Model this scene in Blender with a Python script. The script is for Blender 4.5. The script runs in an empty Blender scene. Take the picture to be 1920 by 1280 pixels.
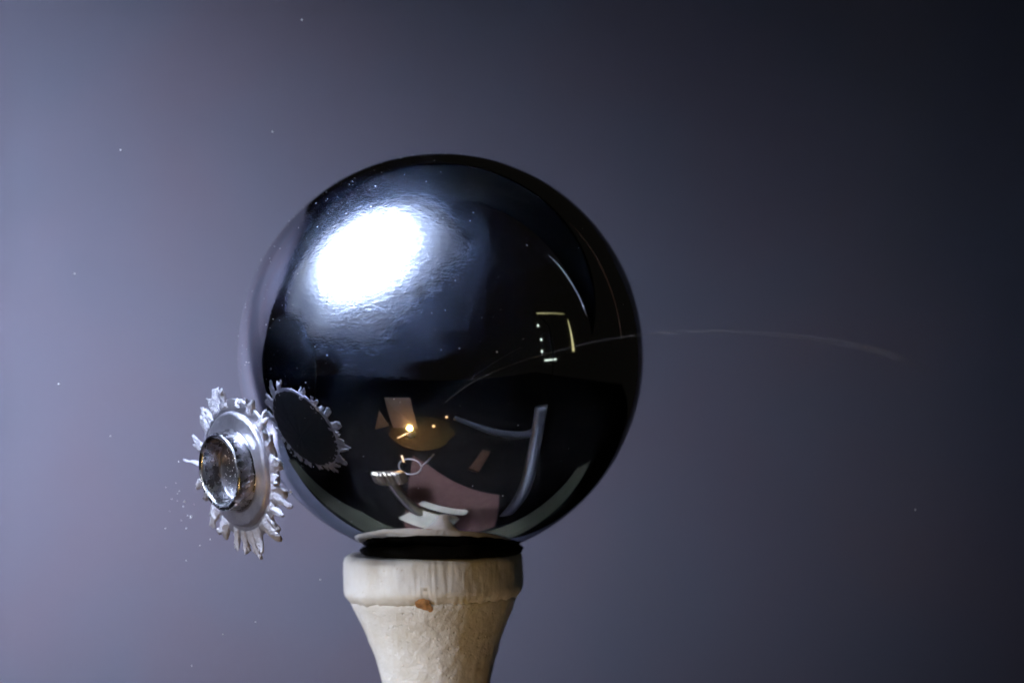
import bpy, bmesh, math, random
from mathutils import Vector, Matrix, noise

S = 0.001                     # everything below is written in millimetres
Z0 = 66.3                     # height of the ball's centre above the bench
def W(x, y, z): return Vector((x, y, z + Z0)) * S

scene = bpy.context.scene
COL = scene.collection

# ------------------------------------------------------------------ camera
cam = bpy.data.objects.new('camera', bpy.data.cameras.new('camera')); COL.objects.link(cam)
cam.location = W(4.478, -178, 0.936)
cam.rotation_euler = (math.radians(90), 0, 0)
cam.data.sensor_width = 36.0
cam.data.lens = 99.87
cam.data.clip_start = 0.002
cam.data.clip_end = 20
cam.data.dof.use_dof = True
cam.data.dof.focus_distance = 0.1695
cam.data.dof.aperture_fstop = 34
scene.camera = cam

# ------------------------------------------------------------------ world: a dark room
world = bpy.data.worlds.new('World'); scene.world = world
world.use_nodes = True
bg = world.node_tree.nodes['Background']
bg.inputs['Color'].default_value = (0.55, 0.5, 0.42, 1)
bg.inputs['Strength'].default_value = 0.006

# ------------------------------------------------------------------ lamps
def lamp(name, kind, loc, aim, watts, color):
    d = bpy.data.lights.new(name, kind); d.energy = watts; d.color = color
    o = bpy.data.objects.new(name, d); COL.objects.link(o)
    o.location = W(*loc)
    o.rotation_euler = (W(*aim) - W(*loc)).to_track_quat('-Z', 'Y').to_euler()
    return o
KEY = Vector((-0.552, -0.308, 0.775)).normalized()      # from the ball towards the diffuser
key = lamp('key_lamp', 'AREA', tuple(KEY * 121), (0, 0, 0), 2.3, (0.80, 0.88, 1.0))     # a short flash tube close behind the diffuser
key.data.shape = 'RECTANGLE'; key.data.size = 0.016; key.data.size_y = 0.004
kx = Vector((0.70, 0.14, 0.53)); kx = (kx - KEY * kx.dot(KEY)).normalized(); ky = KEY.cross(kx)
key.rotation_euler = Matrix((kx, ky, KEY)).transposed().to_euler()
back = lamp('backdrop_lamp', 'SPOT', (-150, 60, -40), (-116, 245, -62), 2.25, (0.80, 0.83, 1.0))
back.data.spot_size = math.radians(93); back.data.spot_blend = 1.0; back.data.shadow_soft_size = 0.006
tee_fill = lamp('tee_fill_lamp', 'SPOT', (-85, -50, -2), (0, 0, -18.8), 0.35, (0.86, 0.91, 1.0))       # added narrow beam that brightens the tee from the left, unseen in the ball
tee_fill.data.spot_size = math.radians(10.5); tee_fill.data.spot_blend = 0.4; tee_fill.data.shadow_soft_size = 0.007

wing = lamp('wing_fill_lamp', 'SPOT', (-125, 0, 150), (-180, 170, 34), 2.8, (0.70, 0.75, 1.0))              # added to brighten the bent left end of the card
wing.data.spot_size = math.radians(82); wing.data.spot_blend = 1.0; wing.data.shadow_soft_size = 0.006
glow = lamp('halo_fill_lamp', 'SPOT', tuple(KEY * 178), tuple(KEY * 112), 1.0, (0.42, 0.58, 1.0))          # weak light added farther behind the diffuser for its outer blue glow
glow.data.spot_size = math.radians(100); glow.data.spot_blend = 1.0; glow.data.shadow_soft_size = 0.008
scene.view_settings.view_transform = 'Standard'
scene.view_settings.look = 'None'
scene.view_settings.exposure = 0
scene.view_settings.gamma = 1
scene.view_settings.use_curve_mapping = False
scene.cycles.use_denoising = True
scene.cycles.max_bounces = 10
scene.cycles.sample_clamp_indirect = 40
scene.cycles.caustics_reflective = True
scene.cycles.blur_glossy = 0.3

# ------------------------------------------------------------------ materials
def mat(name):
    m = bpy.data.materials.new(name); m.use_nodes = True
    nt = m.node_tree; p = nt.nodes['Principled BSDF']
    return m, nt, p
def N(nt, t, **kw):
    n = nt.nodes.new(t)
    for k, v in kw.items():
        if k in n.inputs: n.inputs[k].default_value = v
        else: setattr(n, k, v)
    return n
def mm_coords(nt, scale=(1, 1, 1)):
    tc = N(nt, 'ShaderNodeTexCoord'); mp = N(nt, 'ShaderNodeMapping')
    mp.inputs['Scale'].default_value = [1000 * s for s in scale]
    nt.links.new(tc.outputs['Object'], mp.inputs['Vector'])
    return mp.outputs['Vector']
def noise_tex(nt, vec, scale, detail=3, rough=0.5, dist=0.0):
    n = N(nt, 'ShaderNodeTexNoise')
    n.inputs['Scale'].default_value = scale; n.inputs['Detail'].default_value = detail
    n.inputs['Roughness'].default_value = rough; n.inputs['Distortion'].default_value = dist
    nt.links.new(vec, n.inputs['Vector']); return n
def ramp(nt, fac, stops):
    r = N(nt, 'ShaderNodeValToRGB'); e = r.color_ramp.elements
    while len(e) < len(stops): e.new(0.5)
    for el, (p, c) in zip(e, stops):
        el.position = p; el.color = c if len(c) == 4 else (*c, 1)
    nt.links.new(fac, r.inputs['Fac']); return r.outputs['Color']
def bump(nt, height, strength, dist_mm, normal=None):
    b = N(nt, 'ShaderNodeBump'); b.inputs['Strength'].default_value = strength
    b.inputs['Distance'].default_value = dist_mm * S
    nt.links.new(height, b.inputs['Height'])
    if normal is not None: nt.links.new(normal, b.inputs['Normal'])
    return b.outputs['Normal']

def simple(name, col, rough=0.5, metal=0.0, spec=0.5, vary=0.0, vscale=1.0, bmp=0.0, bscale=3.0):
    m, nt, p = mat(name)
    p.inputs['Base Color'].default_value = (*col, 1)
    p.inputs['Roughness'].default_value = rough; p.inputs['Metallic'].default_value = metal
    p.inputs['Specular IOR Level'].default_value = spec
    v = mm_coords(nt)
    if vary:
        n = noise_tex(nt, v, vscale, 4)
        lo = tuple(c * (1 - vary) for c in col); hi = tuple(min(1, c * (1 + vary)) for c in col)
        nt.links.new(ramp(nt, n.outputs['Fac'], [(0.3, lo), (0.7, hi)]), p.inputs['Base Color'])
    if bmp:
        n = noise_tex(nt, v, bscale, 4, 0.6)
        nt.links.new(bump(nt, n.outputs['Fac'], 1.0, bmp), p.inputs['Normal'])
    return m

def N_scale(nt, sock, k):
    n = N(nt, 'ShaderNodeMath', operation='MULTIPLY'); n.inputs[1].default_value = k
    nt.links.new(sock, n.inputs[0]); return n.outputs[0]

# polished steel: a clear mirror lobe under a weak hazy lobe of fine polishing scratches and pits, tinted blue like the highlight's haze
def steel_material():
    m, nt, p = mat('polished_steel')
    L = nt.links.new
    v = mm_coords(nt)
    p.inputs['Base Color'].default_value = (0.60, 0.60, 0.62, 1)
    p.inputs['Metallic'].default_value = 1
    # scratched patch set under the lamp highlight, its blue haze painted in; the rest is nearly flawless
    vd = N(nt, 'ShaderNodeVectorMath', operation='DISTANCE'); L(v, vd.inputs[0]); vd.inputs[1].default_value = (-3.6, -10.2, 6.2)
    warp = noise_tex(nt, v, 0.5, 4, 0.6)
    md = N(nt, 'ShaderNodeMath', operation='MULTIPLY_ADD'); md.inputs[1].default_value = 5.0
    L(warp.outputs['Fac'], md.inputs[0]); L(vd.outputs['Value'], md.inputs[2])
    patch = ramp(nt, N_scale(nt, md.outputs[0], 0.095), [(0.38, (1,) * 3), (1.0, (0.0,) * 3)])
    wv = mm_coords(nt, (1.0, 1.0, 2.2))
    wav = noise_tex(nt, wv, 2.3, 5, 0.68, 0.5)
    pm = N(nt, 'ShaderNodeMath', operation='MULTIPLY'); L(patch, pm.inputs[0]); L(wav.outputs['Fac'], pm.inputs[1])
    vo = N(nt, 'ShaderNodeTexVoronoi'); vo.inputs['Scale'].default_value = 1.1; L(wv, vo.inputs['Vector'])
    pit = ramp(nt, vo.outputs['Distance'], [(0.0, (0,) * 3), (0.16, (1,) * 3)])
    pp = N(nt, 'ShaderNodeMath', operation='MULTIPLY'); L(patch, pp.inputs[0]); L(pit, pp.inputs[1])
    n1 = bump(nt, pm.outputs[0], 1.0, 0.028)
    L(ramp(nt, patch, [(0.0, (0.045,) * 3), (1.0, (0.18,) * 3)]), p.inputs['Roughness'])
    L(bump(nt, pp.outputs[0], 1.0, 0.012, n1), p.inputs['Normal'])
    h = N(nt, 'ShaderNodeBsdfPrincipled')
    h.inputs['Base Color'].default_value = (0.42, 0.52, 0.82, 1)  # blue of the highlight's haze painted into the metal colour
    h.inputs['Metallic'].default_value = 1
    h.inputs['Roughness'].default_value = 0.24
    vs = mm_coords(nt, (1.0, 1.0, 2.6))
    a = noise_tex(nt, vs, 1.7, 5, 0.65, 0.6)
    b = noise_tex(nt, v, 5.0, 3, 0.6)
    nb = bump(nt, a.outputs['Fac'], 1.0, 0.22)
    L(bump(nt, b.outputs['Fac'], 1.0, 0.04, nb), h.inputs['Normal'])
    wr = ramp(nt, patch, [(0.0, (0.003,) * 3), (1.0, (0.15,) * 3)])
    mx = N(nt, 'ShaderNodeMixShader')
    L(wr, mx.inputs['Fac']); L(p.outputs[0], mx.inputs[1]); L(h.outputs[0], mx.inputs[2])
    L(mx.outputs[0], nt.nodes['Material Output'].inputs['Surface'])
    return m

def ivory_material(name, streak):
    m, nt, p = mat(name); L = nt.links.new
    v = mm_coords(nt)
    n = noise_tex(nt, v, 0.55, 5, 0.6)
    base = ramp(nt, n.outputs['Fac'], [(0.28, (0.67, 0.64, 0.57)), (0.5, (0.74, 0.72, 0.68)), (0.75, (0.77, 0.76, 0.74))])
    f = noise_tex(nt, v, 2.6, 3, 0.6)
    fl = ramp(nt, f.outputs['Fac'], [(0.66, (0, 0, 0)), (0.73, (1, 1, 1))])
    mx = N(nt, 'ShaderNodeMix', data_type='RGBA'); mx.inputs[7].default_value = (0.42, 0.33, 0.2, 1)
    L(base, mx.inputs[6]); k = N(nt, 'ShaderNodeMath', operation='MULTIPLY'); k.inputs[1].default_value = 0.45
    L(fl, k.inputs[0]); L(k.outputs[0], mx.inputs[0]); L(mx.outputs[2], p.inputs['Base Color'])
    p.inputs['Roughness'].default_value = 0.38
    p.inputs['Subsurface Weight'].default_value = 0.0
    if streak:
        vv = mm_coords(nt, (1, 1, 0.12))
        s = noise_tex(nt, vv, 5.0, 4, 0.6)
        g = noise_tex(nt, v, 3.0, 3)
        nb = bump(nt, s.outputs['Fac'], 1.0, 0.022)
        L(bump(nt, g.outputs['Fac'], 1.0, 0.03, nb), p.inputs['Normal'])
    else:
        s = noise_tex(nt, v, 1.4, 5, 0.6)
        vo = N(nt, 'ShaderNodeTexVoronoi'); vo.inputs['Scale'].default_value = 2.4; L(v, vo.inputs['Vector'])
        pits = ramp(nt, vo.outputs['Distance'], [(0.0, (0,) * 3), (0.22, (1,) * 3)])
        nb = bump(nt, s.outputs['Fac'], 1.0, 0.15)
        L(bump(nt, pits, 0.8, 0.06, nb), p.inputs['Normal'])
    return m

def zinc_material(name, rough, metal, col, bmp, bscale=4.0):
    m, nt, p = mat(name); L = nt.links.new
    v = mm_coords(nt)
    n = noise_tex(nt, v, 1.3, 4, 0.6)
    L(ramp(nt, n.outputs['Fac'], [(0.3, tuple(c * 0.8 for c in col)), (0.7, col)]), p.inputs['Base Color'])
    p.inputs['Metallic'].default_value = metal
    r = noise_tex(nt, v, 2.2, 3)
    L(ramp(nt, r.outputs['Fac'], [(0.3, (rough * 0.75,) * 3), (0.7, (rough * 1.2,) * 3)]), p.inputs['Roughness'])
    b = noise_tex(nt, v, bscale, 4, 0.65)
    L(bump(nt, b.outputs['Fac'], 1.0, bmp), p.inputs['Normal'])
    return m

def backdrop_material():
    m, nt, p = mat('blue_grey_card'); L = nt.links.new
    v = mm_coords(nt)
    n = noise_tex(nt, v, 0.035, 2, 0.5, 0.3)
    c = ramp(nt, n.outputs['Fac'], [(0.35, (0.192, 0.203, 0.260)), (0.5, (0.203, 0.204, 0.260)), (0.65, (0.212, 0.199, 0.250))])
    L(c, p.inputs['Base Color']); p.inputs['Roughness'].default_value = 0.95
    p.inputs['Specular IOR Level'].default_value = 0.1
    return m

def emitter(name, col, strength):
    m, nt, p = mat(name)
    p.inputs['Base Color'].default_value = (0.6, 0.6, 0.6, 1)
    p.inputs['Emission Color'].default_value = (*col, 1)
    p.inputs['Emission Strength'].default_value = strength
    return m

def tissue_material():
    m, nt, p = mat('white_tissue'); L = nt.links.new
    nt.nodes.remove(p)
    v = mm_coords(nt)
    n = noise_tex(nt, v, 0.12, 5, 0.65, 0.4)
    c = ramp(nt, n.outputs['Fac'], [(0.3, (0.42, 0.48, 0.62)), (0.7, (0.82, 0.87, 0.95))])
    t = N(nt, 'ShaderNodeBsdfTranslucent'); d = N(nt, 'ShaderNodeBsdfDiffuse')
    d.inputs['Color'].default_value = (0.25, 0.25, 0.27, 1)
    L(c, t.inputs['Color'])
    mx = N(nt, 'ShaderNodeMixShader'); mx.inputs['Fac'].default_value = 0.15
    L(t.outputs[0], mx.inputs[1]); L(d.outputs[0], mx.inputs[2])
    L(mx.outputs[0], nt.nodes['Material Output'].inputs['Surface'])
    return m

M = dict(
    steel=steel_material(),
    ivory_collar=ivory_material('ivory_paint_scraped', True),
    ivory_cone=ivory_material('ivory_paint_pitted', False),
    chip=simple('bare_brown_wood', (0.40, 0.20, 0.075), 0.7, vary=0.4, vscale=3.0, bmp=0.05, bscale=4),
    rubber=simple('black_rubber', (0.003, 0.0028, 0.0025), 0.8, spec=0.06, bmp=0.02),
    zinc_smooth=zinc_material('zinc_smooth', 0.27, 1.0, (0.46, 0.45, 0.47), 0.008, 2.0),
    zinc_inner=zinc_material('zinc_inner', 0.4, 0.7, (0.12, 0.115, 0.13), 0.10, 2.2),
    zinc_dull=zinc_material('zinc_dull', 0.42, 0.9, (0.44, 0.42, 0.46), 0.05, 3.0),
    zinc_torn=zinc_material('zinc_torn', 0.6, 0.3, (0.42, 0.40, 0.44), 0.14, 3.5),
    back_shade=simple('back_shade_black', (0.02, 0.02, 0.022), 0.6, 0.0, 0.3, bmp=0.05),  # black put in for the shade behind the eyelet
    mustard=simple('added_mustard_cloth', (0.022, 0.012, 0.0025), 0.9, spec=0.1, vary=0.3, vscale=0.4),
    filing=simple('metal_filing', (0.9, 0.9, 0.92), 0.3, 0.3),
    hair=simple('grey_fibre', (0.06, 0.047, 0.034), 0.85, spec=0.15),
    backdrop=backdrop_material(),
    bench=simple('dark_bench', (0.0028, 0.0022, 0.0019), 0.9, spec=0.05, vary=0.5, vscale=0.08),
    pink=simple('pink_mat', (0.075, 0.037, 0.030), 0.8, spec=0.15, vary=0.12, vscale=0.3),
    orange=simple('orange_wood', (0.05, 0.021, 0.010), 0.6, spec=0.2, vary=0.2, vscale=0.3),
    olive=simple('olive_paper', (0.060, 0.058, 0.038), 0.85, spec=0.15, vary=0.1, vscale=0.1),
    cream=simple('cream_plastic', (0.48, 0.43, 0.32), 0.35, vary=0.12, vscale=0.2),
    brass=simple('bright_screw', (0.80, 0.70, 0.55), 0.28, 1.0),
    wire=simple('bare_wire', (0.62, 0.60, 0.56), 0.3, 0.8),
    grey=simple('grey_hose', (0.028, 0.028, 0.033), 0.4, vary=0.15, vscale=0.2),
    brown=simple('brown_card', (0.022, 0.010, 0.0035), 0.8, vary=0.2, vscale=0.15),
    black=simple('black_velvet', (0.0012, 0.0012, 0.0012), 0.95, spec=0.01),
    white=simple('white_rod', (0.85, 0.85, 0.85), 0.35),
    copper=simple('brown_rod', (0.42, 0.26, 0.17), 0.4),
    tissue=tissue_material(),
    glow=emitter('warm_bulb_glow', (1.0, 0.62, 0.20), 330),
    amber=emitter('amber_glow', (1.0, 0.55, 0.15), 2.2),  # glow painted as emission on stick, peg and beads, none of them lamps
    tube=emitter('yellow_tube_glow', (0.95, 0.88, 0.40), 0.9),
    cool=emitter('cool_tube_glow', (0.85, 1.0, 0.85), 2.0),
)

# ------------------------------------------------------------------ mesh helpers (millimetres)
def link(name, bm, m, parent=None, smooth=True, kind=None, loc=None, world=False):
    """One mesh object. world=True: the bmesh holds ball-centred mm and is placed with its origin there."""
    me = bpy.data.meshes.new(name)
    bmesh.ops.recalc_face_normals(bm, faces=bm.faces[:])
    bmesh.ops.scale(bm, vec=(S, S, S), verts=bm.verts[:])
    bm.to_mesh(me); bm.free()
    me.materials.append(m)
    if smooth: me.polygons.foreach_set('use_smooth', [True] * len(me.polygons))
    o = bpy.data.objects.new(name, me); COL.objects.link(o)
    if parent is not None: o.parent = parent
    elif loc is not None: o.location = W(*loc)
    else: o.location = W(0, 0, 0)
    if kind: o['kind'] = kind
    return o
def tag(o, label, cat, group=None):
    o['label'] = label; o['category'] = cat
    if group: o['group'] = group
    return o
def empty(name, loc, label, cat):
    o = bpy.data.objects.new(name, None); COL.objects.link(o)
    o.location = W(*loc); o.empty_display_size = 0.004
    return tag(o, label, cat)
def lathe(prof, n=96, disp=None, closed=False, bm=None):
    bm = bm or bmesh.new(); rings = []
    for (r, z) in prof:
        if r < 1e-6: rings.append([bm.verts.new((0, 0, z))]); continue
        ring = []
        for i in range(n):
            a = 2 * math.pi * i / n
            rr, zz = (r, z) if disp is None else disp(r, z, a)
            ring.append(bm.verts.new((rr * math.cos(a), rr * math.sin(a), zz)))
        rings.append(ring)
    pairs = list(zip(rings, rings[1:])) + ([(rings[-1], rings[0])] if closed else [])
    for A, B in pairs:
        for i in range(n):
            j = (i + 1) % n
            if len(A) == 1 and len(B) == 1: continue
            if len(A) == 1: bm.faces.new((A[0], B[j], B[i]))
            elif len(B) == 1: bm.faces.new((A[i], A[j], B[0]))
            else: bm.faces.new((A[i], A[j], B[j], B[i]))
    return bm
def resample(prof, step):
    out = []
    for (a, b) in zip(prof, prof[1:]):
        k = max(1, int(math.dist(a, b) / step))
        out += [(a[0] + (b[0] - a[0]) * i / k, a[1] + (b[1] - a[1]) * i / k) for i in range(k)]
    return out + [prof[-1]]
def catmull(pts, k=6):
    pts = [Vector(p) for p in pts]; out = []
    P = [2 * pts[0] - pts[1]] + pts + [2 * pts[-1] - pts[-2]]
    for i in range(1, len(P) - 2):
        for j in range(k):
            t = j / k; a, b, c, d = P[i - 1:i + 3]
            out.append(0.5 * ((2 * b) + (c - a) * t + (2 * a - 5 * b + 4 * c - d) * t * t + (3 * b - a - 3 * c + d) * t ** 3))
    return out + [pts[-1]]
def tube(pts, rad, n=10, bm=None, caps=True):
    bm = bm or bmesh.new(); pts = [Vector(p) for p in pts]; prev = None; rings = []
    for i, p in enumerate(pts):
        d = (pts[min(i + 1, len(pts) - 1)] - pts[max(i - 1, 0)]).normalized()
        if prev is None:
            x = d.orthogonal().normalized()
        else:
            x = (prev - d * prev.dot(d)).normalized()
        prev = x; y = d.cross(x)
        r = rad(i / (len(pts) - 1)) if callable(rad) else rad
        rings.append([bm.verts.new(p + x * r * math.cos(2 * math.pi * k / n) + y * r * math.sin(2 * math.pi * k / n)) for k in range(n)])
    for A, B in zip(rings, rings[1:]):
        for i in range(n): bm.faces.new((A[i], A[(i + 1) % n], B[(i + 1) % n], B[i]))
    if caps: bm.faces.new(rings[0][::-1]); bm.faces.new(rings[-1])
    return bm
def slab(corners, t, bm=None):
    """A sheet with real thickness t (mm) pushed along its normal, from four or more corners."""
    bm = bm or bmesh.new(); c = [Vector(p) for p in corners]
    n = (c[1] - c[0]).cross(c[2] - c[0]).normalized()
    a = [bm.verts.new(p) for p in c]; b = [bm.verts.new(p - n * t) for p in c]
    bm.faces.new(a); bm.faces.new(b[::-1])
    for i in range(len(c)):
        j = (i + 1) % len(c); bm.faces.new((a[i], b[i], b[j], a[j]))
    return bm
def oriented(axis):
    return Vector(axis).normalized().to_track_quat('Z', 'Y').to_matrix()

# ------------------------------------------------------------------ setting: card backdrop and bench
path = [(150, 252), (90, 251), (20, 250), (-40, 249), (-90, 240), (-140, 215), (-185, 170), (-220, 122), (-236, 96)]
cur = catmull([(x, y, 0) for x, y in path], 8)
bm = bmesh.new(); zt, zb = 78, -64.5; rows = []
for dy in (0.0, 1.2):
    for z in (zt, zb):
        rows.append([bm.verts.new((p.x, p.y + dy, z + (max(0, -75 - p.x) * 0.95 if z > 0 else 0))) for p in cur])
ft, fb, bt, bb = rows
for i in range(len(cur) - 1):
    bm.faces.new((ft[i], ft[i + 1], fb[i + 1], fb[i])); bm.faces.new((bt[i], bb[i], bb[i + 1], bt[i + 1]))
    bm.faces.new((ft[i], bt[i], bt[i + 1], ft[i + 1])); bm.faces.new((fb[i], fb[i + 1], bb[i + 1], bb[i]))
bm.faces.new((ft[0], fb[0], bb[0], bt[0])); bm.faces.new((ft[-1], bt[-1], bb[-1], fb[-1]))
link('backdrop', bm, M['backdrop'], kind='structure')
link('backdrop_sweep', slab([(-150, 62, -65.85), (20, 62, -65.85), (60, 250, -65.85), (-90, 239, -65.85), (-185, 169, -65.85), (-215, 122, -65.85)], .35), M['backdrop'], smooth=False, kind='structure')
link('bench_top', slab([(-420, -300, -66.3), (420, -300, -66.3), (420, 300, -66.3), (-420, 300, -66.3)], 18), M['bench'], smooth=False, kind='structure')

# ------------------------------------------------------------------ steel ball
R = 12.7
bm = bmesh.new(); bmesh.ops.create_uvsphere(bm, u_segments=256, v_segments=160, radius=R)
ball = tag(link('steel_ball', bm, M['steel']), 'large mirror-polished steel ball balanced on the ivory tee', 'ball')
rnd = random.Random(5)
def chip(bm, p, nrm, r):
    q = Vector(nrm).to_track_quat('Z', 'Y'); k = rnd.randint(4, 6); ph = rnd.random() * 6
    ring = [bm.verts.new(Vector(p) + q @ Vector((r * rnd.uniform(.5, 1.2) * math.cos(ph + 6.283 * i / k), r * rnd.uniform(.5, 1.2) * math.sin(ph + 6.283 * i / k), 0))) for i in range(k)]
    top = bm.verts.new(Vector(p) + q @ Vector((0, 0, r * .7)))
    for i in range(k): bm.faces.new((ring[i], ring[(i + 1) % k], top))
    bm.faces.new(ring[::-1])
bm = bmesh.new()
for i in range(560):
    a = math.radians(rnd.gauss(205, 55)); e = math.radians(rnd.gauss(28, 30)) if rnd.random() < .8 else math.radians(rnd.uniform(-40, 85))
    n = Vector((math.cos(e) * math.cos(a), math.cos(e) * math.sin(a), math.sin(e)))
    if n.z > 0.97 and False: continue
    chip(bm, n * (R - 0.005), n, 0.016 + 0.042 * rnd.random() ** 4)
link('dust_specks', bm, M['filing'], parent=ball, kind='stuff')

# ------------------------------------------------------------------ golf tee
px = 0.03342
tee = empty('golf_tee', (-0.51, 0, -12.26), 'ivory painted golf tee with a flared head holding up the steel ball', 'tee')
tee.rotation_euler = (0, math.radians(-2.0), 0)
def D(r, h): return (r * px, (367 - h) * px)
def front(a):                                            # 0..1 bump round the side that faces the camera
    return math.exp(-((a - math.radians(271)) / math.radians(17)) ** 2)
def collar_disp(r, z, a):
    c, s = math.cos(a), math.sin(a)
    f = front(a)
    if r > 4.4:
        r += 0.05 * noise.noise((c * 4, s * 4, z * 0.9)) + 0.025 * noise.noise((c * 22, s * 22, z * 1.2)) + f * 0.07 * noise.noise((c * 40, s * 26, z * 0.5 + 3))
        if z < -1.9: z += 0.14 * noise.noise((c * 7, s * 7, 9)) + 0.08 * noise.noise((c * 25, s * 25, 4)) + f * 0.12
        if z > -0.3: z += 0.08 * noise.noise((c * 5, s * 5, 2))
    return r, z
prof = [D(*p) for p in [(0, 386), (60, 384), (100, 379), (130, 373), (146, 368), (153, 366), (159, 367), (165, 372), (167.5, 380), (168, 396), (168, 432), (166.5, 440), (161, 447), (156.3, 452.5), (150, 454)]]
link('collar', lathe(resample(prof, 0.16), 300, collar_disp), M['ivory_collar'], parent=tee)
def cone_disp(r, z, a):
    c, s = math.cos(a), math.sin(a)
    r += 0.05 * noise.noise((c * 3, s * 3, z * 0.7)) + 0.04 * max(0, noise.noise((c * r * 1.8, s * r * 1.8, z * 1.8)) - .12) * 2
    return r, z
prof = [D(*p) for p in [(150, 446), (155.5, 450), (155, 456), (151, 466), (144, 482), (133.5, 507), (121, 538), (110, 572), (100, 612), (90, 660), (81, 720), (73, 800), (67, 900), (63, 1000), (60, 1200), (60, 1610), (30, 1618)]]
link('cone', lathe(resample(prof, 0.2), 260, cone_disp), M['ivory_cone'], parent=tee)
bm = bmesh.new()                                          # brown wound where the paint has broken off the collar's lower edge
for (cx, cz, rx, rz) in ((-0.55, -2.72, .46, .34), (-0.32, -2.95, .34, .26), (-0.1, -3.15, .2, .26)):
    ring = []
    for i in range(16):
        t = 6.283 * i / 16; k = 1 + 0.3 * noise.noise((math.cos(t) * 2 + cx * 5, math.sin(t) * 2, cz))
        ring.append((cx + rx * k * math.cos(t), cz + rz * k * math.sin(t)))
    def rad(z): return 5.45 if z > -2.55 else 5.45 - 0.62 * (-2.55 - z)
    vs = [bm.verts.new((x, -math.sqrt(rad(z) ** 2 - x * x) - 0.03, z)) for x, z in ring]
    ctr = bm.verts.new((cx, -math.sqrt(rad(cz) ** 2 - cx * cx) - 0.13, cz))
    for i in range(16): bm.faces.new((vs[i], vs[(i + 1) % 16], ctr))
o = link('paint_chip', bm, M['chip'], parent=tee); o['label'] = 'bare brown chip in the ivory paint under the collar edge'

# black pad between the tee's cup and the ball
bm = bmesh.new(); n = 120; rings = []
def ball_z(r): return 12.26 - math.sqrt(R * R - r * r)
for rr, k in ((0.3, 0), (0.72, 0), (0.93, 0), (1.0, .5), (0.97, 1), (0.5, 1), (0.1, 1)):
    ring = []
    for i in range(n):
        a = 6.283185 * i / n; c, s = math.cos(a), math.sin(a)
        ro = 5.35 + 0.75 * max(0, -s) - 0.55 * max(0, -c) ** 1.5 + 0.16 * noise.noise((c * 2, s * 2, 1)) + 0.16 * noise.noise((c * 9, s * 9, 5))
        r = ro * rr
        lo = 0.03 - 0.02 if r > 4 else 0.0
        hi = ball_z(min(r, 6.0)) - 0.03 + 0.14 * noise.noise((c * 3, s * 3, 8)) - 0.05
        z = hi if k == 0 else (lo if k == 1 else (lo + hi) / 2)
        ring.append(bm.verts.new((r * c + 0.3, r * s, z)))
    rings.append(ring)
for A, B in zip(rings, rings[1:]):
    for i in range(n): bm.faces.new((A[i], A[(i + 1) % n], B[(i + 1) % n], B[i]))
bm.faces.new(rings[0]); bm.faces.new(rings[-1][::-1])
tag(link('rubber_pad', bm, M['rubber'], loc=(-0.51, 0, -12.26)), 'thin black pad squeezed between the steel ball and the tee cup', 'pad')

# ------------------------------------------------------------------ toothed eyelet clinging to the ball
ax = Vector((-0.797, -0.594, -0.111)).normalized()
ux = ax.cross(Vector((0, 0, 1))).normalized(); vx = ax.cross(ux)
ring = empty('toothed_eyelet', (0, 0, 0), 'spiky toothed metal eyelet close beside the left side of the steel ball', 'eyelet')
RS = 0.971
C0 = W(-12.12, -8.3, -6.72)
ring.matrix_world = Matrix(((ux.x, vx.x, ax.x, C0.x), (ux.y, vx.y, ax.y, C0.y), (ux.z, vx.z, ax.z, C0.z), (0, 0, 0, 1))) @ Matrix.Scale(RS, 4)
def dent(amp, f):
    def d(r, z, a):
        c, s = math.cos(a), math.sin(a)
        return r + amp * noise.noise((c * f, s * f, z * 2)), z + amp * noise.noise((c * f + 7, s * f, z * 2))
    return d
def spline_prof(p): return [(v.x, v.y) for v in catmull([(a, b, 0) for a, b in p], 4)]
bar = spline_prof([(2.60, 0.0), (2.52, 0.06), (2.47, 0.25), (2.44, 0.7), (2.41, 0.98), (2.36, 1.10), (2.24, 1.16), (2.10, 1.10), (2.02, 0.96), (1.97, 0.5), (1.95, -0.1), (1.85, -0.5)])
link('barrel', lathe(bar, 96, dent(0.02, 3)), M['zinc_smooth'], parent=ring)
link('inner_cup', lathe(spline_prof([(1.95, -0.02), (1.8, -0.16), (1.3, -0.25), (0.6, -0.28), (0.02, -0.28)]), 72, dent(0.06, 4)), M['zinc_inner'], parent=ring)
link('shoulder', lathe(spline_prof([(2.45, 0.035), (2.9, 0.05), (3.35, 0.02), (3.52, -0.05), (3.60, -0.18), (3.62, -0.42)]), 120, dent(0.05, 4)), M['zinc_dull'], parent=ring)
link('flange', lathe(spline_prof([(3.4, -0.30), (3.75, -0.32), (4.1, -0.36), (4.32, -0.42), (4.36, -0.52), (4.28, -0.60), (4.1, -0.62)]), 140, dent(0.09, 6)), M['zinc_dull'], parent=ring)
link('back_disc', lathe(spline_prof([(4.15, -0.60), (4.0, -0.66), (3.0, -0.72), (1.2, -0.84), (0.05, -0.86)]), 100, dent(0.06, 5)), M['back_shade'], parent=ring)
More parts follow.
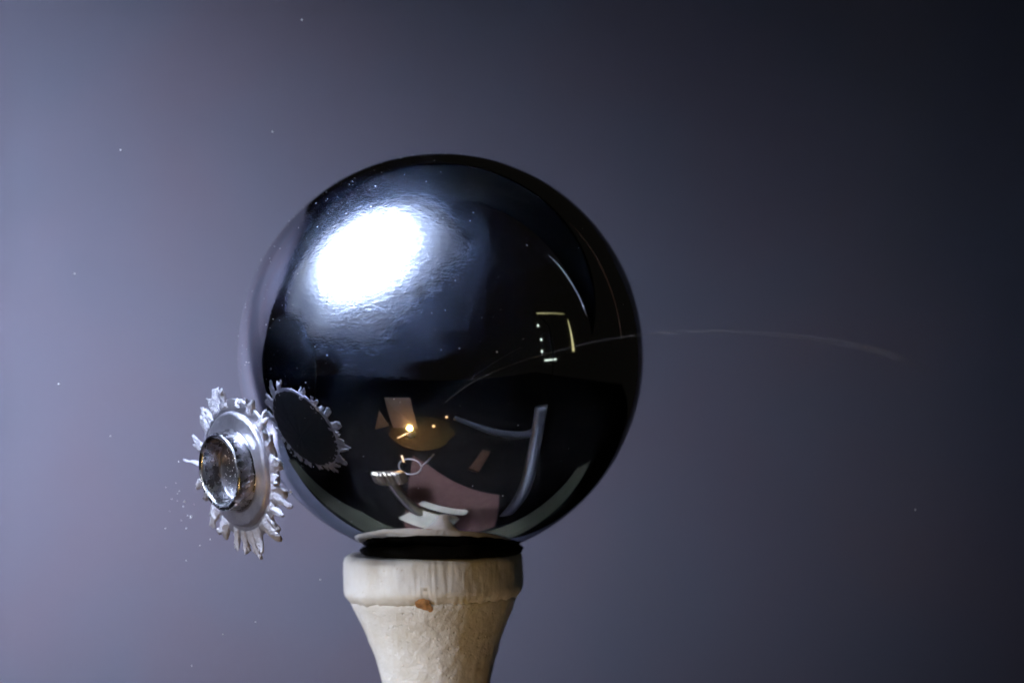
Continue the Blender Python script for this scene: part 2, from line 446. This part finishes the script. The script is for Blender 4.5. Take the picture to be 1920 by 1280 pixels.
# (angle, tip radius, base width, tip width, fork depth, lean forwards, twist)
TEETH = [(-58, 5.55, .95, .85, .45, -.10, .2), (-75, 5.2, .55, .5, .4, -.05, -.2), (-98, 4.45, .7, .5, .1, .1, .1), (-118, 4.95, .85, .5, .35, .0, .3),
         (-137, 4.95, .75, .55, .4, .05, -.2), (-147, 4.6, .6, .42, .0, .35, .3), (-157, 5.05, .65, .5, .05, .30, -.3), (-174, 5.3, 1.1, .45, .0, .30, .3),
         (174, 4.95, .7, .5, .15, .2, -.2), (157, 5.9, .75, .2, .0, -.1, .2), (165, 5.3, .6, .4, .1, .0, .3), (146, 5.7, .6, .18, .0, -.1, -.3), (135, 5.4, .5, .25, .1, -.15, .2), 
         (125, 5.8, 1.0, .4, .2, -.1, .3), (108, 5.75, .8, .35, .3, -.1, 0), (97, 5.95, .75, .45, .4, -.1, .2), (87, 5.6, .5, .3, .2, -.05, -.2), (75, 5.7, .5, .45, .3, .0, .3),
         (57, 5.8, .85, .75, .15, .05, -.2), (38, 5.95, 1.0, .8, .5, .05, .2), (22, 5.85, .6, .3, .3, .0, 0), (11, 5.7, .5, .4, .2, .0, .3), (-1, 6.7, .32, .04, .0, -.05, .8),
         (-14, 5.95, .75, .5, .4, -.05, 0), (-35, 5.8, .85, .75, .45, -.1, -.2), (-45, 5.5, .6, .4, .3, -.1, .1)]
def tooth(i, ang, rt, wb, wt, fork, lean, tw):
    bm = bmesh.new(); nl, nw = 9, 8; r0 = 3.85; th = .46
    rr = random.Random(i * 7 + 3); prof = [rr.uniform(-.5, .5) for _ in range(nw + 1)]
    skew = rr.uniform(-.35, .35); fc = rr.uniform(-.35, .35); curl = rr.uniform(-.25, .3)
    grid = {}
    for side in (0, 1):
        for j in range(nl + 1):
            t = j / nl
            neck = 1 - 0.18 * math.sin(math.pi * t)
            w = (wb + (wt - wb) * t ** 1.3) * neck + 0.05 * noise.noise((i * 3.1, t * 5, 0))
            for k in range(nw + 1):
                s = k / nw * 2 - 1
                notch = 1.5 * fork * (1 - abs(s - fc) * 2.2) if abs(s - fc) < .45 else 0
                x = r0 + (rt - (0.34 if 20 < ang % 360 < 180 else 0.08) - r0) * t - (max(0, notch) + 0.26 * prof[k] * (wt > .3)) * t ** 3
                x -= 0.16 * abs(s) ** 3 * t
                y = s * w / 2 + skew * t * t + 0.10 * noise.noise((i * 2.3 + s, t * 4, 6)) * t
                thick = th * (1 - 0.55 * t) * (1 - 0.55 * s * s)
                z = -0.45 + lean * t ** 1.5 + curl * t ** 3 + tw * s * w * .5 * t + (thick / 2 if side == 0 else -thick / 2)
                z += 0.2 * noise.noise((x * 2.6 + i * 5, y * 2.6, side * 3)) * t + 0.09 * noise.noise((x * 7 + i, y * 7, side * 5))
                grid[side, j, k] = bm.verts.new((x, y, z))
    for j in range(nl):
        for k in range(nw):
            a = [grid[0, j, k], grid[0, j + 1, k], grid[0, j + 1, k + 1], grid[0, j, k + 1]]
            b = [grid[1, j, k], grid[1, j, k + 1], grid[1, j + 1, k + 1], grid[1, j + 1, k]]
            bm.faces.new(a); bm.faces.new(b)
    edge = [(j, 0) for j in range(nl + 1)] + [(nl, k) for k in range(1, nw + 1)] + [(j, nw) for j in range(nl - 1, -1, -1)] + [(0, k) for k in range(nw - 1, 0, -1)]
    for (p, q) in zip(edge, edge[1:] + edge[:1]):
        bm.faces.new((grid[0, p[0], p[1]], grid[0, q[0], q[1]], grid[1, q[0], q[1]], grid[1, p[0], p[1]]))
    bmesh.ops.rotate(bm, verts=bm.verts[:], matrix=Matrix.Rotation(math.radians(ang), 3, 'Z'))
    link('tooth', bm, M['zinc_torn'], parent=ring)
for i, a in enumerate(TEETH): tooth(i, a[0], a[1], a[2] * 1.25, a[3] * 1.5, *a[4:])
bm = bmesh.new()
for i in range(130):                                        # sparkling filings lying in the mouth
    r = 1.7 * math.sqrt(rnd.random()); a = rnd.uniform(0, 6.283)
    chip(bm, (r * math.cos(a), r * math.sin(a), -0.27 + 0.05 * r), (rnd.uniform(-.5, .5), rnd.uniform(-.5, .5), 1), 0.025 + 0.07 * rnd.random() ** 3)
for i in range(70):
    a, z = rnd.uniform(0, 6.283), rnd.uniform(-.1, .95)
    chip(bm, (1.985 * math.cos(a), 1.985 * math.sin(a), z), (-math.cos(a), -math.sin(a), rnd.uniform(-.4, .4)), 0.02 + 0.05 * rnd.random() ** 3)
link('filings', bm, M['filing'], parent=ring, kind='stuff')

# loose filings drifting by the eyelet and across the view
bm = bmesh.new()
K = lambda x, y, d: ((x - 960) * px * (178 + d) / 178 + 4.478, d, (640 - y) * px * (178 + d) / 178 + .936)
LOOSE = [(346, 940, .09), (358, 969, .12), (352, 966, .05), (349, 990, .07), (336, 920, .05), (333, 925, .05), (344, 949, .06), (375, 1022, .06), (349, 1050, .06), (394, 1010, .06), (332, 938, .04), (364, 945, .04), (310, 990, .05),
         (335, 865, .06), (545, 921, .13), (140, 513, .08), (110, 720, .08), (226, 281, .07), (207, 817, .05), (511, 247, .07), (566, 38, .08), (600, 1086, .07), (479, 1165, .07), (418, 1188, .05), (360, 1247, .06), (1716, 955, .09), (311, 913, .04), (322, 935, .04), (330, 905, .04), (340, 975, .04), (318, 958, .04)]
for x, y, r in LOOSE:
    chip(bm, K(x, y, rnd.uniform(-3.5, -1)), (rnd.uniform(-.6, .6), -1, rnd.uniform(-.6, .6)), r * 1.0)
o = link('loose_filings', bm, M['filing'], kind='stuff'); o['label'] = 'tiny bright metal filings scattered in front of the blue-grey card'

# stray fibre touching the ball and arching away to the right
pts = [(0.6, -12.42, -2.6), (2.6, -13.2, -1.2), (6.0, -14.6, 0.1), (10.5, -17, 1.15), (15, -21, 1.5), (19.5, -26, 1.2), (23, -33, .5), (25, -38, -.5)]
tag(link('stray_fibre', tube(catmull(pts, 6), lambda t: 0.0055 + 0.0035 * t, 6), M['hair']), 'faint thin fibre arching from the steel ball out to the right', 'fibre')

# ------------------------------------------------------------------ things round the stand, seen mirrored in the ball
# tissue diffuser
uxk = KEY.cross(Vector((0, 0, 1))).normalized(); vyk = uxk.cross(KEY)
bm = bmesh.new(); n = 40; g = {}; cen = KEY * 112
for i in range(n + 1):
    for j in range(n + 1):
        a, b = (i / n * 2 - 1) * 92, -108 + j / n * 192
        h = 1.6 * noise.noise((a * .03, b * .03, 0)) + 0.9 * abs(noise.noise((a * .08, b * .08, 3)))
        g[i, j] = bm.verts.new(cen + uxk * a + vyk * b + KEY * h)
for i in range(n):
    for j in range(n): bm.faces.new((g[i, j], g[i + 1, j], g[i + 1, j + 1], g[i, j + 1]))
tag(link('diffuser_sheet', bm, M['tissue']), 'crinkled white tissue diffuser glowing as the highlight at the top left of the ball', 'diffuser')

# black flag card added out of view to keep the diffuser's light off the backdrop
tag(link('flag_card', slab([(-63, 11, 25.5), (190, 11, 25.5), (190, 11, 125), (-63, 11, 125)], 1.0), M['black'], smooth=False), 'added matt black flag, out of view above and behind the steel ball', 'card')

# black lamp head left of the ball
t = empty('desk_lamp', (-62, -4, -66.3), 'unlit black lamp with a round head, mirrored as the dark disc at the ball edge', 'lamp')
bm = lathe([(0, 13), (6, 12.4), (14, 10), (19, 6), (21.5, 0), (21, -6), (15, -9), (0, -10)], 48)
bmesh.ops.rotate(bm, verts=bm.verts[:], matrix=oriented((1, 0.05, 0.12))); bmesh.ops.scale(bm, vec=(1.12, 1.12, 1.12), verts=bm.verts[:]); bmesh.ops.translate(bm, verts=bm.verts[:], vec=(0, 0, 61))
link('head', bm, M['black'], parent=t)
link('pole', tube(catmull([(-60, 0, 4), (-62, 0, 25), (-52, 0, 50), (-8, 0, 61)], 6), 2.2, 12), M['black'], parent=t)
bm = lathe([(0, 0.05), (16, 0.05), (16, 3), (13, 5), (0, 5.5)], 40); bmesh.ops.translate(bm, verts=bm.verts[:], vec=(-60, 0, 0))
link('base', bm, M['black'], parent=t)

# clamp with its thumb screw holding the foot of the tee
t = empty('tee_clamp', (0, 0, -66.3), 'cream clamp with a knurled thumb screw, mirrored at the foot of the ball', 'clamp')
def block(corners_z, t0): pass
bm = bmesh.new(); bmesh.ops.create_cube(bm, size=1)
bmesh.ops.scale(bm, vec=(17, 13, 13), verts=bm.verts[:]); bmesh.ops.bevel(bm, geom=bm.edges[:], offset=.8, segments=2, affect='EDGES')
bmesh.ops.rotate(bm, verts=bm.verts[:], matrix=Matrix.Rotation(math.radians(28), 3, 'Z')); bmesh.ops.translate(bm, verts=bm.verts[:], vec=(-4, 4, 6.6))
link('jaw', bm, M['cream'], parent=t, smooth=False)
bm = bmesh.new(); bmesh.ops.create_cube(bm, size=1)
bmesh.ops.scale(bm, vec=(20, 4, 9), verts=bm.verts[:]); bmesh.ops.bevel(bm, geom=bm.edges[:], offset=.6, segments=2, affect='EDGES')
bmesh.ops.rotate(bm, verts=bm.verts[:], matrix=Matrix.Rotation(math.radians(28), 3, 'Z')); bmesh.ops.translate(bm, verts=bm.verts[:], vec=(1, -5, 4.6))
link('plate', bm, M['cream'], parent=t, smooth=False)
hp = Vector((-17.8, -19, 23.3)); hd = (hp - Vector((-6, 1, 10))).normalized()
def knurl(r, z, a): return (r + (0.32 * math.cos(a * 26) if r > 6.2 else 0), z)
bm = lathe([(0, 3), (5.8, 3), (6.4, 2.4), (6.7, 1.7), (6.7, -1.7), (6.4, -2.4), (5.8, -3), (0, -3)], 156, knurl)
bmesh.ops.rotate(bm, verts=bm.verts[:], matrix=oriented(hd)); bmesh.ops.translate(bm, verts=bm.verts[:], vec=hp)
scr = link('thumb_screw', bm, M['brass'], parent=t, smooth=False)
bm = lathe([(0, 0)] + [(2.2 + 0.3 * (1 if i % 2 else -1), -2.5 - i * .55) for i in range(40)] + [(0, -25)], 24)
bmesh.ops.rotate(bm, verts=bm.verts[:], matrix=oriented(hd)); bmesh.ops.translate(bm, verts=bm.verts[:], vec=hp)
link('threaded_shank', bm, M['brass'], parent=scr)

# wire loop, mats, papers on the bench
loop = [(-17.5 + 7 * math.cos(a), -39 + 7 * math.sin(a), -65.8) for a in [math.radians(-10 - i * 10) for i in range(36)]]
tag(link('wire_loop', tube(loop + [(-9.5, -42, -65.7), (-6, -47, -65.2), (-3, -52, -64)], .45, 8), M['wire']), 'thin wire loop with a bent tail lying on the bench in front of the tee', 'wire')
tag(link('pink_mat', slab([(-17, -50, -65.7), (-7, -43, -65.7), (28, -6, -65.7), (20, 26, -65.7), (-14, 26, -65.7)], .55), M['pink'], smooth=False), 'dusky pink mat lying under the tee clamp', 'mat')
tag(link('wood_strip', slab([(17, -36, -63.5), (30, -50, -63.5), (35, -46, -63.5), (22, -31, -63.5)], 2.7), M['orange'], smooth=False), 'short orange wooden strip beside the pink mat', 'strip')
tag(link('paper_sheet', slab([(-34, 20, -65.35), (78, 42, -65.35), (92, 66, -65.35), (30, 74, -65.35), (-40, 50, -65.35), (-98, 66, -65.35), (-92, 46, -65.35)], .4), M['olive'], smooth=False), 'pale olive paper lying on the bench behind the tee', 'paper')

# grey goose-neck arms
t = empty('goose_neck', (28, 15, -66.3), 'grey bent goose-neck arm mirrored low on the right of the ball', 'arm')
def loc(pts): return [(x - 28, y - 15, z + 66.3) for x, y, z in pts]
link('upright', tube(catmull(loc([(27, 17, -66), (33, 8, -62), (42, -6, -58), (49, -19, -52), (56, -31, -40), (58, -36, -28)]), 6), lambda s: 3.4 + 1.4 * s, 14), M['grey'], parent=t)
link('cross_arm', tube(catmull(loc([(10, -62, -37), (22, -56, -41), (36, -45, -44), (50, -34, -44), (60, -30, -40)]), 6), lambda s: 1.4 + 1.4 * s, 12), M['grey'], parent=t)

# warm little bulb with card shields behind it
t = empty('mini_bulb', (-23, -74, -66.3), 'tiny glowing warm bulb mirrored as an orange spark low in the ball', 'bulb')
bm = bmesh.new(); bmesh.ops.create_uvsphere(bm, u_segments=20, v_segments=12, radius=1.9); bmesh.ops.translate(bm, verts=bm.verts[:], vec=(0, 0, 9.0))
link('glass', bm, M['glow'], parent=t)
link('socket', lathe([(0, .05), (4, .05), (4, 2), (2.6, 3), (2.4, 7), (0, 7.2)], 24), M['brass'], parent=t)
tag(link('brown_card', slab([(-42, -80, -66), (-19, -86, -66), (-26, -97, -38), (-49, -88, -37)], 1), M['brown'], smooth=False), 'brown card standing behind the warm bulb', 'card')
tag(link('folded_card', slab([(-58, -70, -66), (-47, -82, -66), (-56, -84, -50)], 1), M['brown'], smooth=False), 'small triangular brown card left of the warm bulb', 'card')
tag(link('added_mustard_cloth', slab([(-16 + 30 * math.cos(i * .2618) * (1 + .08 * math.sin(i * 2.1)), -82 + 26 * math.sin(i * .2618), -65.9) for i in range(24)], .35), M['mustard'], smooth=False), 'mustard cloth added under the tiny warm bulb to catch its glow', 'cloth')  # added surface for the bulb's warm glow to fall on
tag(link('brass_stick', tube([(-33, -66, -65.3), (-26, -73, -63.5)], .5, 8), M['amber']), 'amber stick with painted glow beside the warm bulb', 'stick')
tag(link('amber_peg', tube([(-22, -42, -65.9), (-24.5, -47.5, -65.5)], .55, 8), M['amber']), 'small amber peg with painted glow lying nearer the tee', 'peg')
for i, (p, r, l) in enumerate((((-4, -85, -62), 1.3, 'pair of amber beads with painted glow right of the bulb'), ((8, -92, -56), 1.2, 'single amber bead with painted glow by the grey arm tip'))):
    bm = bmesh.new(); bmesh.ops.create_icosphere(bm, subdivisions=2, radius=r)
    tag(link('amber_bead', bm, M['amber'], loc=p), l, 'bead')

# lit frame of workshop tubes to the right, and two thin rods
t = empty('tube_light_frame', (330, -150, -66.3), 'yellowish lit lamp frame mirrored small on the right of the ball', 'lamp')
A = lambda v, d=380: tuple(Vector(v) * d - Vector((330, -150, -66.3)))
link('top_tube', tube([A((.80, -.49, .355)), A((.93, -.21, .318))], lambda s: 1.6 - .9 * s, 8), M['tube'], parent=t)
link('side_tube', tube([A((.945, -.19, .27)), A((.983, -.182, .04))], lambda s: 1.5 + 4.5 * s, 10), M['tube'], parent=t)
link('bottom_tube', tube([A((.864, -.495, -.03)), A((.93, -.38, -.02))], 2.2, 8), M['cool'], parent=t)
for v in ((.81, -.51, .255), (.835, -.51, .14), (.85, -.52, .045)):
    bm = bmesh.new(); bmesh.ops.create_icosphere(bm, subdivisions=2, radius=4.2); bmesh.ops.translate(bm, verts=bm.verts[:], vec=A(v))
    link('bulb', bm, M['cool'], parent=t)
link('stand', tube([(0, 0, .2), (0, 0, 70), (4, -8, 160), A((.80, -.49, .355))], 2, 8), M['black'], parent=t)
def blade(s): return 0.06 + 0.42 * math.sin(math.pi * min(1, max(0, s))) ** .7
rod = [Vector((7, -8, 5)) + Vector(d) * 75 for d in ((.72, .02, .69), (.787, .039, .615), (.87, .055, .49), (.935, .07, .347), (.97, .08, .22))]
tag(link('white_rod', tube(catmull(rod, 6), blade, 8), M['white']), 'thin white rod mirrored as a bright arc on the right of the ball', 'rod')
rod = [Vector((9, -6, 5)) + Vector(d) * 78 for d in ((.50, .64, .60), (.60, .63, .50), (.72, .60, .35), (.80, .576, .163), (.82, .56, .03))]
tag(link('brown_rod', tube(catmull(rod, 6), lambda s: 1.6 * blade(s), 8), M['copper']), 'thin brown rod mirrored as a dim arc near the right rim of the ball', 'rod')
